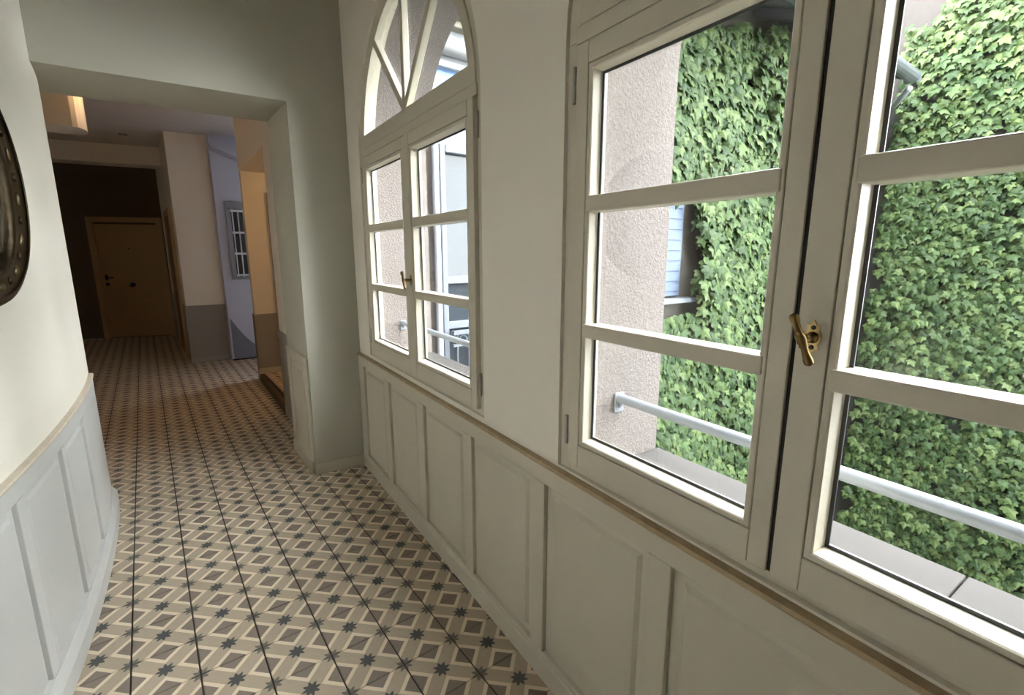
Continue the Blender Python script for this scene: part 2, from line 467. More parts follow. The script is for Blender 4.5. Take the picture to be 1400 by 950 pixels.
def wainscot(name, P, s0, s1, panels, m, cap_m, label, ztop=.80, base_h=.075, thick=.018, big_base=False):
    root = empty(name, P.p((s0 + s1) / 2, 0, 0), kind='structure', label=label)
    f = -thick
    zb, zt = .098, .738
    bm = B(); pbox(bm, P, s0, s1, f, .0, zt, ztop); obj('top_rail', bm, m, root, bevel=.003)
    bm = B(); pbox(bm, P, s0, s1, f, .0, .0, zb); obj('bottom_rail', bm, m, root, bevel=.003)
    edges = sorted(panels); cur = s0
    for a, c in edges + [(s1, s1)]:
        if a - cur > .005:
            bm = B(); pbox(bm, P, cur, a, f, .0, zb, zt); obj('stile', bm, m, root, bevel=.0025)
        if c > a:
            bm = B(); panel(bm, P, a, c, zb, zt, -.002, -.010 if not big_base else -.010); obj('panel', bm, m, root)
        cur = c
    # ledge on top
    bm = B(); pprofile(bm, P, s0, s1, [(.0, ztop), (f - .004, ztop), (f - .007, ztop + .006), (f - .003, ztop + .013), (.0, ztop + .015)])
    obj('ledge', bm, cap_m, root, label='worn ledge along the top of the wainscot')
    if big_base:
        bm = B(); pprofile(bm, P, s0, s1 + .02, [(.0, 0), (f - .024, 0), (f - .024, .075), (f - .018, .088), (f - .008, .098), (f - .004, .110), (.0, .110)])
    else:
        bm = B(); pprofile(bm, P, s0, s1, [(.0, 0), (f - .009, 0), (f - .009, base_h), (f - .004, base_h + .008), (.0, base_h + .008)])
    obj('baseboard', bm, m, root)
    return root

pr = [(2.107, 1.685), (1.606, 1.178), (1.096, .668), (.594, .166), (.093, -.343), (-.413, -.85), (-.92, -1.36), (-1.43, -1.87), (-1.94, -2.38)]
wainscot('trim_1', RW, -2.5, 2.215, [(a, c) for c, a in pr], 'paint', 'edge', 'grey-green wainscot of raised panels under the windows')
pl = [(2.502, 2.905), (2.035, 2.452), (1.56, 1.975), (1.10, 1.51), (.63, 1.04), (.16, .57), (-.31, .10)]
wainscot('trim_2', LW, -.6, 3.56, pl, 'paintL', 'edgeL', 'pale grey curved wainscot of raised panels', big_base=True, thick=.016)
# small panel on the corridor side of the pier
PS = Straight((.784, 3.243), 0.0)
wainscot('trim_3', PS, .02, .545, [(.085, .47)], 'paint', 'paint', 'grey-green wainscot panel on the side of the pier', thick=.014)
b = B(); prism(b, [(.772, 3.226), (1.115, 3.198), (1.115, 3.216), (.772, 3.243)], 0, .075)
obj('baseboard_pier', b, 'base', kind='structure', bevel=.003, label='low grey baseboard across the pier')

# ------------------------------------------------------------------ windows
def make_window(idx, c, hs, dz, label, detail=True):
    P = RW
    root = empty('window_%d' % idx, P.p(c, 0, .82 + dz), kind='structure', label=label)
    ho = hs + FR; zb = .846 + dz; zt = 2.016 + dz; zs = WZ + dz
    S = lambda u: c + u
    # fixed frame: jambs, sill member, transom, arch
    bm = B()
    for sg in (-1, 1): pbox(bm, P, S(sg * (hs + .001)), S(sg * (ho + .004)), .012, .085, .822 + dz, zs)
    pbox(bm, P, S(-ho), S(ho), .014, .085, .822 + dz, zb - .002)
    obj('frame', bm, 'win', root, bevel=.002)
    bm = B(); pbox(bm, P, S(-hs - .01), S(hs + .01), .004, .085, zt + .004, zs + .032); obj('transom', bm, 'win', root, bevel=.0025)
    # fanlight frame: bottom rail and arch ring
    zf = zs + .032; zg = zs + .104; ri = ho - .092
    bm = B(); N = 32
    def ringpart(r0, r1, n0, n1):
        for i in range(N):
            t0, t1 = math.pi * i / N, math.pi * (i + 1) / N
            q = [(r0 * math.cos(t0), zs + r0 * math.sin(t0)), (r1 * math.cos(t0), zs + r1 * math.sin(t0)),
                 (r1 * math.cos(t1), zs + r1 * math.sin(t1)), (r0 * math.cos(t1), zs + r0 * math.sin(t1))]
            slab(bm, P, [(S(u), z) for u, z in q], n0, n1)
        bmesh.ops.remove_doubles(bm, verts=bm.verts[:], dist=1e-5)
    ringpart(ho - .046, ho + .003, .012, .085)
    obj('arch_frame', bm, 'win', root)
    bm = B(); ringpart(ri, ho - .045, .006, .040)
    fan = obj('fanlight', bm, 'win', root)
    bm = B(); pbox(bm, P, S(-ho + .05), S(ho - .05), .005, .06, zf + .001, zg); obj('fanlight_rail', bm, 'win', fan, bevel=.003)
    hubz = zg - .004
    def arc_r(ang):  # distance from hub to the inside of the ring along ang
        dzc = hubz - zs; a_ = dzc * math.sin(ang)
        return -a_ + math.sqrt(a_ * a_ - dzc * dzc + (ri + .004) ** 2)
    angs = [math.radians(x) for x in (47, 90, 133)]
    for a_ in angs:
        bm = B(); L = arc_r(a_); d = (math.cos(a_), math.sin(a_)); q = (-d[1], d[0]); wd = .018
        poly = [(S(d[0] * t + q[0] * e * wd), hubz + d[1] * t + q[1] * e * wd) for t, e in ((.0, -1), (L, -1), (L, 1), (.0, 1))]
        slab(bm, P, poly, .004, .036); obj('glazing_bar', bm, 'win', fan, bevel=.003)
    bounds = [0.0] + angs + [math.pi]
    for a0, a1 in zip(bounds, bounds[1:]):
        bm = B(); poly = [(S(0), hubz + .002)]
        for i in range(9):
            a_ = a0 + (a1 - a0) * i / 8; L = arc_r(a_) + .004; poly.append((S(L * math.cos(a_)), hubz + .002 + L * math.sin(a_)))
        slab(bm, P, poly, .026, .030); obj('pane', bm, 'glass', fan)
    # sashes
    for k, sg in enumerate((1, -1)):   # +1 the leaf at the far end of the wall, -1 the near leaf carrying the handle
        u_out = sg * hs; u_in = sg * .006
        w_out, w_in = .044, (.040 if sg > 0 else .054)
        nf = 0.0 if sg > 0 else -.006
        lo, hi = min(u_in, u_out), max(u_in, u_out)
        lw_, rw_ = (w_in, w_out) if sg > 0 else (w_out, w_in)
        bm = B()
        pbox(bm, P, S(lo), S(lo + lw_), nf, .055, zb, zt); pbox(bm, P, S(hi - rw_), S(hi), nf, .055, zb, zt)
        sash = obj('sash', bm, 'win', root, bevel=.0022)
        gz0, gz1 = .918 + dz, 1.962 + dz; a, e = lo + lw_, hi - rw_
        bm = B(); pbox(bm, P, S(a + .0006), S(e - .0006), nf, .055, zb, gz0); obj('bottom_rail', bm, 'win', sash, bevel=.0022)
        bm = B(); pbox(bm, P, S(a + .0006), S(e - .0006), nf, .055, gz1, zt); obj('top_rail', bm, 'win', sash, bevel=.0022)
        # glazing bead with a mitred inner edge
        bm = B(); bw = .017
        def rect(d, n): return [bm.verts.new(P.p(S(u), n, z)) for u, z in ((a + d, gz0 + d), (e - d, gz0 + d), (e - d, gz1 - d), (a + d, gz1 - d))]
        rs = [rect(.0022, .05), rect(.0022, nf + .003), rect(.004, nf + .001), rect(bw - .003, nf + .001), rect(bw, nf + .004), rect(bw + .004, .034), rect(bw + .004, .05)]
        for A, C in zip(rs, rs[1:] + rs[:1]):
            for i in range(4): bm.faces.new((A[i], A[(i + 1) % 4], C[(i + 1) % 4], C[i]))
        obj('glazing_bead', bm, 'win', sash)
        bm = B()
        d0, d1 = bw + .0005, bw + .0105
        def rr(d, n): return [bm.verts.new(P.p(S(u), n, z)) for u, z in ((a + d, gz0 + d), (e - d, gz0 + d), (e - d, gz1 - d), (a + d, gz1 - d))]
        rs = [rr(d0, .0325), rr(d1, .0335), rr(d1, .0365), rr(d0, .0375)]
        for A, C in zip(rs, rs[1:] + rs[:1]):
            for i in range(4): bm.faces.new((A[i], A[(i + 1) % 4], C[(i + 1) % 4], C[i]))
        obj('gasket', bm, 'gasket', sash, label='dark rubber gasket around the glass')
        zm = [(1.246 + dz, 1.285 + dz), (1.589 + dz, 1.632 + dz)]
        for z0, z1 in zm:
            bm = B(); pbox(bm, P, S(a + .008), S(e - .008), nf - .003, .052, z0, z1); obj('muntin', bm, 'win', sash, bevel=.004)
        zz = [gz0 + bw] + [v for pq in zm for v in (pq[0] + .001, pq[1] - .001)] + [gz1 - bw]
        for q in range(3):
            bm = B(); pbox(bm, P, S(a + bw), S(e - bw), .0335, .0375, zz[2 * q], zz[2 * q + 1]); obj('pane', bm, 'glass', sash)
        # hinges
        for hz in (.95 + dz, 1.922 + dz):
            bm = B(); uo = sg * (hs + .012)
            base = P.p(S(uo), .003, hz - .047)
            lathe(bm, base, (0, 0, 1), [(0, .002), (.002, .0055), (.0455, .0055), (.046, .004), (.048, .004), (.0485, .0055), (.092, .0055), (.094, .002)], 10)
            pbox(bm, P, S(sg * (hs + .002)), S(sg * (hs + .012)), .006, .012, hz - .045, hz + .045)
            obj('hinge', bm, 'steel', root)
    # black strip painting the shade in the gap between the leaves
    bm = B(); pbox(bm, P, S(-.0058), S(.0058), .006, .05, zb + .002, zt - .002); obj('gap_shade', bm, 'gap', root, label='black strip for the shade between the two leaves')
    # brass handle on the near leaf
    up, zp = -.034, 1.335 + dz
    bm = B()
    o = [(0, .031), (.006, .022), (.014, .0225), (.012, .013), (.0165, .004)]
    half = o + [(u, -z) for u, z in reversed(o)]
    poly = half + [(-u, z) for u, z in reversed(half)][1:-1]
    poly = [(S(up + u * .82), zp + z) for u, z in poly]
    slab(bm, P, poly, -.0075, -.0055)
    hd = obj('handle', bm, 'brass', root, label='aged brass tee handle on a shaped backplate')
    for sgz in (-1, 1):
        bm = B(); lathe(bm, P.p(S(up), -.0074, zp + sgz * .0175), -P.n, [(0, .004), (.0015, .004), (.002, .003)], 10); obj('screw', bm, 'iron', hd)
    bm = B(); lathe(bm, P.p(S(up), -.006, zp), -P.n, [(0, .0105), (.003, .0105), (.006, .0075), (.022, .0065), (.024, .0085), (.028, .0085), (.030, .0065), (.038, .0065)], 14)
    obj('stem', bm, 'bronze', hd, smooth=True)
    ctr = P.p(S(up), -.046, zp); ax = (P.d * .40 + Vector((0, 0, 1)) * .92).normalized()
    prof = []
    for q in (-1, 1):
        pf = [(.0, .0085), (.006, .0088), (.009, .0062), (.012, .0078), (.015, .0055), (.026, .0062), (.037, .0082), (.043, .0078), (.046, .0045), (.047, .001)]
        prof += [(q * h, r) for h, r in (reversed(pf) if q < 0 else pf[1:])]
    bm = B(); lathe(bm, ctr, ax, prof, 14); obj('grip', bm, 'bronze', hd, smooth=True)
    # outer sill tiles
    nt = 3; wl = 2 * hs / nt
    for q in range(nt):
        bm = B(); pbox(bm, P, S(-hs + q * wl + .0015), S(-hs + (q + 1) * wl - .0015), .086, .418, .762 + dz, .80 + dz)
        obj('sill_tile', bm, 'sill', root, bevel=.004)
    return root

make_window(1, *WINS[0], 'arched casement window of grey-green sashes opening onto ivy')
make_window(2, *WINS[1], 'arched casement window with fanlight beside the pier')

# safety bars across the window reveals
def safety_bar(c, hs, dz, label):
    bm = B(); a, e = RW.p(c + hs, .21, 1.018 + dz), RW.p(c - hs, .21, 1.018 + dz)
    tube(bm, a, e, .0155, k=16, caps=False)
    root = empty('safety_rail', RW.p(c, .21, .80 + dz), label=label, cat='railing', group='safety rails outside the windows')
    obj('bar', bm, 'rail', root, smooth=True)
    for sg in (1, -1):
        bm = B(); pbox(bm, RW, c + sg * hs, c + sg * (hs - .006), .19, .23, .972 + dz, 1.038 + dz); o = obj('bracket', bm, 'rail', root, bevel=.003)
        bm = B(); tube(bm, RW.p(c + sg * hs, .21, .985 + dz), RW.p(c + sg * (hs - .02), .21, 1.01 + dz), .006, k=8); obj('bracket_arm', bm, 'rail', o)
safety_bar(*WINS[0], 'pale grey safety bar across the window facing the ivy')
safety_bar(*WINS[1], 'pale grey safety bar across the window beside the pier')

# ------------------------------------------------------------------ mirror on the curved wall
def make_mirror():
    cy, cz = 2.13, 1.705
    root = empty('wall_mirror', LW.p(cy, 0, 1.30), label='round mirror in dark embossed bronze frame on the curved wall', cat='mirror')
    K = 72
    def loft(name, profs, m, lab=None, wob=0):
        bm = B(); rings = []
        for ry, rz, n in profs:
            ring = []
            for i in range(K):
                t = 2 * math.pi * i / K
                ring.append(bm.verts.new(LW.p(cy + ry * math.cos(t), -n, cz + rz * math.sin(t))))
            rings.append(ring)
        for A, C in zip(rings, rings[1:]):
            for i in range(K): bm.faces.new((A[i], A[(i + 1) % K], C[(i + 1) % K], C[i]))
        if name == 'mirror_glass': bm.faces.new(rings[-1])
        return obj(name, bm, m, root, smooth=True, label=lab)
    M['mframe'] = mat('dark_embossed_bronze', (.06, .043, .024), .36, .5, 40, .3, 90, metal=.8)
    M['mboss'] = mat('worn_bronze_highlight', (.22, .175, .10), .38, .4, 60, .2, 100, metal=.8)
    fr = loft('frame', [(.440, .384, .001), (.443, .387, .012), (.436, .380, .022), (.420, .366, .026), (.400, .352, .022), (.33, .315, .020), (.27, .297, .024),
                   (.245, .293, .032), (.228, .290, .036), (.212, .284, .032), (.205, .278, .022), (.200, .273, .014)], 'mframe')
    loft('mirror_glass', [(.206, .279, .015), (.10, .14, .016), (.01, .013, .0165)], 'mirror')
    # embossed bosses around the frame
    for i in range(28):
        t = 2 * math.pi * (i + .5) / 28; bm = B()
        ry, rz = .345, .330; y, z = cy + ry * math.cos(t), cz + rz * math.sin(t)
        c0 = LW.p(y, -.020, z)
        bmesh.ops.create_uvsphere(bm, u_segments=8, v_segments=6, radius=1.0)
        tang = Vector((0, -ry * math.sin(t), rz * math.cos(t))).normalized(); nrm = Vector((1, 0, 0)); rad = tang.cross(nrm)
        long = .026 if i % 2 else .016
        for v in bm.verts: v.co = c0 + tang * v.co.x * long + rad * v.co.y * .014 + nrm * v.co.z * .008
        obj('boss', bm, 'mboss' if i % 2 else 'mframe', fr, smooth=True)
    bm = B(); 
    prev = None
    for i in range(K):
        t0, t1 = 2 * math.pi * i / K, 2 * math.pi * (i + 1) / K
        tube(bm, LW.p(cy + .412 * math.cos(t0), -.026, cz + .360 * math.sin(t0)), LW.p(cy + .412 * math.cos(t1), -.026, cz + .360 * math.sin(t1)), .005, k=6, caps=False)
    obj('rim_bead', bm, 'mframe', fr)
make_mirror()

# ------------------------------------------------------------------ corridor details
def dado(name, pts, z, m, parent, t=.006):
    """thin painted board following a polyline of plan points"""
    bm = B()
    prism(bm, pts, 0, z); return obj(name, bm, m, parent)
# dado and cap beside the pier
b = B(); prism(b, [(sidex(3.81) - .012, 3.812), (sidex(3.81) + .02, 3.812), (sidex(4.68) + .02, 4.685), (sidex(4.68) - .012, 4.685)], 0, .80)
obj('dado_board', b, 'dado', wall_mid, bevel=.004, label='grey dado board beside the pier')
b = B(); prism(b, [(sidex(3.81) - .022, 3.812), (sidex(3.81) + .02, 3.812), (sidex(4.68) + .02, 4.69), (sidex(4.68) - .022, 4.69)], .735, .802)
obj('dado_cap', b, 'dado', wall_mid, bevel=.004)
# dado of the far jamb, wrapping the corner
b = B(); prism(b, [(sidex(6.2) - .012, 6.188), (1.19, 6.188), (1.19, 6.25), (1.05, 6.25), (1.05, 6.33), (sidex(6.32) - .012, 6.33)], 0, .79)
obj('dado_board', b, 'dado', wall_jamb, bevel=.003)
b = B(); prism(b, [(sidex(6.2) - .02, 6.178), (1.19, 6.178), (1.19, 6.2), (sidex(6.2) - .0, 6.2)], .08, .15)
obj('skirting', b, 'base', wall_jamb, bevel=.003)
# dado and skirting of the wall end
b = B(); prism(b, [(.377, 7.80), (.841, 7.749), (.841, 7.77), (.40, 7.83), (.355, 10.7), (.335, 10.7)], 0, .787)
obj('dado_board', b, 'dado', wall_col)
b = B(); prism(b, [(.370, 7.79), (.848, 7.737), (.848, 7.76), (.40, 7.83)], 0, .07)
obj('skirting', b, 'dado', wall_col, bevel=.004)
# curved dado of the stairwell
b = B(); a = []
for i in range(13):
    q = i / 12; x = .873 + .50 * q; a.append((x, .60 - .62 * q + .16 * q * q - .10 * math.sin(math.pi * q)))
poly = [(.873, 0), (1.5, 0), (1.5, .02)] + [(x, max(z, .03)) for x, z in reversed(a)]
SW = Straight((.852, 7.66), 90 + math.degrees(math.atan2(.04, .748)))
slab(b, SW, [((x - .852), z) for x, z in poly], -.006, .01)
obj('dado_board', b, 'lilacd', wall_stair, label='grey dado with a curved top following the stair')
b = B(); prism(b, [(.853, 7.64), (1.5, 7.606), (1.5, 7.63), (.853, 7.67)], 0, .018)
obj('skirting', b, 'gap', wall_stair, label='black line at the foot of the stairwell wall')
# sloping underside of the upper flight
b = B(); vv = [(.835, 2.845), (.86, 2.855), (2.2, 2.52), (2.2, 2.32), (.86, 2.80)]
slab(b, SW, [(x - .852, z) for x, z in vv], .001, .30)
obj('stair_soffit', b, 'lilac', wall_stair, label='sloping underside of the upper stair flight')

# barred window in the stairwell wall
def barred_window():
    y = 7.625; x0, x1, z0, z1 = .955, 1.30, 1.13, 2.16
    root = empty('window_5', (1.13, 7.625, z0), kind='structure', label='small barred window in the lilac stairwell wall')
    bm = B(); fw = .055
    box(bm, x0, x1, y - .03, y + .02, z1 - .10, z1); box(bm, x0, x1, y - .03, y + .02, z0, z0 + .04)
    box(bm, x0, x0 + fw, y - .03, y + .02, z0 + .04, z1 - .10); box(bm, x1 - fw, x1, y - .03, y + .02, z0 + .04, z1 - .10)
    obj('frame', bm, 'stairframe', root, bevel=.003)
    bm = B(); box(bm, x0 + fw, x1 - fw, y - .004, y + .006, z0 + .04, z1 - .10); obj('pane', bm, 'darkglass', root)
    for k in range(4):
        bm = B(); xx = x0 + fw + .02 + k * .066; tube(bm, (xx, y - .022, z0 + .03), (xx, y - .022, z1 - .09), .0085, k=8); obj('bar', bm, 'barpaint', root)
    for zz in (z0 + .35, z0 + .63, z1 - .115, z0 + .06):
        bm = B(); box(bm, x0 + fw, x1 - fw, y - .030, y - .018, zz - .013, zz + .013); obj('cross_bar', bm, 'barpaint', root)
barred_window()

# far door
def far_door():
    dirv = Vector((1.029, -.385, 0)); P = Straight((-.686, 11.122), 90 + math.degrees(math.atan2(.385, 1.029)))
    root = empty('door_1', P.p(.55, 0, 0), kind='structure', label='tan panelled front door at the dim end of the corridor')
    W = 1.10; Ht = 2.10
    # Straight's n for this heading points back towards the viewer's far side; use f for the room side
    f = 1 if (P.n.y < 0) else -1
    def pb(bm, s0, s1, a, e, z0, z1): pbox(bm, P, s0, s1, f * a, f * e, z0, z1)
    bm = B(); pb(bm, 0, .085, -.02, .05, 0, Ht); pb(bm, W - .085, W, -.02, .05, 0, Ht); pb(bm, .085, W - .085, -.02, .05, Ht - .09, Ht)
    obj('frame', bm, 'fardoor', root, bevel=.006)
    bm = B(); pb(bm, .085, W - .085, -.02, .018, .01, Ht - .12); leaf = obj('leaf', bm, 'fardoor', root, bevel=.003)
    bm = B(); pb(bm, .085, W - .085, -.02, -.002, Ht - .19, Ht - .09); obj('reveal', bm, 'wood', root)
    for zz, hh in ((1.02, .016), (.90, .016), (.77, .016), (.62, .016), (.28, .016)):
        bm = B(); pb(bm, .25, W - .25, .018, .042, zz - hh / 2, zz + hh / 2); obj('moulding', bm, 'fardoor', leaf, bevel=.003)
    bm = B(); lathe(bm, P.p(.55, f * .018, .94), P.n * f, [(0, .03), (.01, .03), (.015, .016), (.045, .016), (.05, .034), (.07, .042), (.09, .034), (.097, .005)], 16); obj('knob', bm, 'iron', leaf, smooth=True)
    bm = B(); lathe(bm, P.p(.55, f * .018, 1.565), P.n * f, [(0, .012), (.006, .012), (.008, .006)], 12); obj('peephole', bm, 'iron', leaf)
    bm = B(); pb(bm, .145, .185, .018, .026, 1.02, 1.12); pb(bm, .15, .28, .05, .066, 1.06, 1.08); pb(bm, .155, .175, .02, .06, 1.06, 1.08); obj('lever_handle', bm, 'iron', leaf, bevel=.003)
    bm = B(); lathe(bm, P.p(.165, f * .018, .95), P.n * f, [(0, .03), (.012, .03), (.016, .02)], 14); obj('lock', bm, 'iron', leaf)
far_door()
# door on the right flank of the passage
b = B()
P2 = Straight((.375, 8.25), -.87)
root = empty('door_2', P2.p(.5, 0, 0), kind='structure', label='dark brown door in the right flank of the dim passage')
f = -1
bm = B(); pbox(bm, P2, 0, .08, -.03, .02, 0, 2.1); pbox(bm, P2, 1.0, 1.08, -.03, .02, 0, 2.1); pbox(bm, P2, .08, 1.0, -.03, .02, 2.02, 2.1); obj('frame', bm, 'fardoor', root, bevel=.004)
bm = B(); pbox(bm, P2, .08, 1.0, -.018, .02, .01, 2.02); obj('leaf', bm, 'wood', root)
# wooden door in the side room
root = empty('door_3', (1.6, 6.2, .08), kind='structure', label='brown wooden door inside the warm-lit side room')
bm = B(); box(bm, 1.20, 1.26, 6.165, 6.21, .082, 2.16); box(bm, 2.02, 2.08, 6.165, 6.21, .082, 2.16); box(bm, 1.26, 2.02, 6.165, 6.21, 2.09, 2.16); obj('frame', bm, 'wood', root, bevel=.004)
bm = B(); box(bm, 1.26, 2.02, 6.175, 6.205, .09, 2.09); obj('leaf', bm, 'wood', root)
bm = B(); tube(bm, (1.262, 6.165, 1.72), (1.262, 6.165, 1.84), .009, k=8); obj('hinge', bm, 'iron', root)

# ceiling spot in the corridor (unlit) and lamps
bm = B(); lathe(bm, (-.02, 8.35, 3.0), (0, 0, -1), [(-.02, .05), (.0, .05), (.004, .048), (.004, .036), (-.012, .032)], 20)
o = obj('ceiling_spotlight', bm, 'iron', label='small dark recessed spotlight in the corridor ceiling', cat='spotlight')

def lamp(name, loc, col, energy, size, label, cat='lamp'):
    root = empty(name, loc, label=label, cat=cat)
    bm = B(); bmesh.ops.create_uvsphere(bm, u_segments=16, v_segments=10, radius=.09)
    for v in bm.verts: v.co = Vector(loc) + Vector((v.co.x, v.co.y, v.co.z * .55))
    obj('shade', bm, 'bulb', root, smooth=True)
    bm = B(); lathe(bm, Vector(loc) + Vector((0, 0, .04)), (0, 0, 1), [(0, .05), (.02, .06), (.045, .06)], 16); obj('mount', bm, 'white', root)
    l = bpy.data.lights.new(name, 'POINT'); l.energy = energy; l.color = col; l.shadow_soft_size = size
    lo = bpy.data.objects.new('lamp_light', l); COL.objects.link(lo); lo.location = Vector(loc) + Vector((0, 0, -.12)); lo.parent = root
    lo.matrix_parent_inverse = Matrix.Translation(-Vector(loc))
lamp('ceiling_lamp', (1.9, 5.3, 2.46), (1, .58, .24), 1.4, .08, 'small warm ceiling lamp inside the raised side room')
lamp('ceiling_lamp', (-.13, 6.0, 2.93), (1, .60, .28), .13, .05, 'unseen warm lamp added to light the bulkhead end')  # hidden lamp added to brighten the bulkhead's rounded end

# stairwell end wall with an open light shaft
b = B(); box(b, 3.0, 3.2, 6.2, 7.8, 0, 1.4); box(b, 3.0, 3.2, 6.2, 6.6, 1.4, 3.0); box(b, 3.0, 3.2, 7.3, 7.8, 1.4, 3.0); box(b, 3.0, 3.2, 6.6, 7.3, 2.1, 3.0)
obj('wall_stair_end', b, 'lilac', kind='structure', label='stairwell end wall with a daylight opening')

# ------------------------------------------------------------------ courtyard
AY, AX0, AX1 = 3.5, 1.2, 9.8            # wing closing the courtyard on the far side
EAVE = 4.20; BX = 10.6
b = B(); box(b, -8, 30, -30, 14, -7.4, -7.0)
obj('ground_courtyard', b, 'ground', kind='structure', label='courtyard paving far below the windows')
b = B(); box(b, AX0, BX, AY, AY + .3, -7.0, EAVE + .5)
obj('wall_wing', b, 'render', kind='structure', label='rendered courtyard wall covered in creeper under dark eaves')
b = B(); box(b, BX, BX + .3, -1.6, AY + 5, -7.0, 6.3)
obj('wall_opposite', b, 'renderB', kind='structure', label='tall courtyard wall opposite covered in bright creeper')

b = B(); box(b, .6, 6.5, -6.3, -6.0, -7.0, 7.5)  # out-of-view wall, added to keep low sky light off the header
obj('wall_skyblock', b, 'eavedark', kind='structure', label='unseen plain wall added to cut low sky light')
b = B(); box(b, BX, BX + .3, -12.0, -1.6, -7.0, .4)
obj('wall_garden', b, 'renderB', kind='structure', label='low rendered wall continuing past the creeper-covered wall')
# eaves: boards, gutter, downpipe
root = empty('eaves', (9, AY, EAVE), kind='structure', label='projecting eaves with zinc gutter above the creeper')
b = B()
v = [(AX0 + 3.2, AY + .3, EAVE + .42), (AX0 + 3.2, AY - .75, EAVE - .0), (AX1 - .05, AY - .75, EAVE - .0), (AX1 - .05, AY + .3, EAVE + .42)]
lo = [b.verts.new(p) for p in v]; hi = [b.verts.new((p[0], p[1], p[2] + .05)) for p in v]
for i in range(4): b.faces.new((lo[i], lo[(i + 1) % 4], hi[(i + 1) % 4], hi[i]))
b.faces.new(lo); b.faces.new(hi)
obj('soffit_boards', b, 'eavedark', root)
for k in range(9):
    x = AX0 + 3.4 + k * .62; b = B()
    lo = [b.verts.new(p) for p in ((x, AY + .02, EAVE + .19), (x + .07, AY + .02, EAVE + .19), (x + .07, AY - .7, EAVE - .09), (x, AY - .7, EAVE - .09))]
    hi = [b.verts.new((q.co.x, q.co.y, q.co.z + .11)) for q in lo]
    for i in range(4): b.faces.new((lo[i], lo[(i + 1) % 4], hi[(i + 1) % 4], hi[i]))
    b.faces.new(lo); b.faces.new(hi); obj('rafter', b, 'eavedark', root)
b = B(); prof = []
for i in range(9):
    t = math.pi + math.pi * i / 8; prof.append((AY - .80 + .11 * math.cos(t), EAVE - .02 + .11 * math.sin(t)))
prof += [(AY - .80 + .10, EAVE - .02), ] + [(AY - .80 + .10 * math.cos(2 * math.pi - math.pi * i / 8), EAVE - .02 + .10 * math.sin(2 * math.pi - math.pi * i / 8)) for i in range(1, 9)]
ra = [b.verts.new((AX0 + 3.0, y, z)) for y, z in prof]; rb = [b.verts.new((AX1 + .0, y, z)) for y, z in prof]
for i in range(len(prof)): b.faces.new((ra[i], ra[(i + 1) % len(prof)], rb[(i + 1) % len(prof)], rb[i]))
gut = obj('gutter', b, 'zinc', root, label='half-round zinc gutter')
b = B(); box(b, AX1 - .005, AX1 + .004, AY - .91, AY - .69, EAVE - .13, EAVE - .018); obj('gutter_end', b, 'zinc', gut)
b = B(); tube(b, (AX1 - .08, AY - .80, EAVE - .22), (10.36, 3.13, 3.82), .045, k=10); tube(b, (10.36, 3.13, 3.82), (10.52, 3.40, 3.6), .045, k=10); tube(b, (10.52, 3.40, 3.6), (10.52, 3.40, -6.9), .045, k=10)
obj('downpipe', b, 'rail', root, smooth=True)
b = B(); v = [(AX0 + 3.0, AY - .78, EAVE + .04), (AX1, AY - .78, EAVE + .04), (AX1, AY + 4, EAVE + 2.2), (AX0 + 3.0, AY + 4, EAVE + 2.2)]
lo = [b.verts.new(p) for p in v]; hi = [b.verts.new((p[0], p[1], p[2] + .08)) for p in v]
for i in range(4): b.faces.new((lo[i], lo[(i + 1) % 4], hi[(i + 1) % 4], hi[i]))
b.faces.new(lo); b.faces.new(hi)
obj('roof', b, 'roof', kind='structure', label='tiled roof slope above the courtyard eaves')

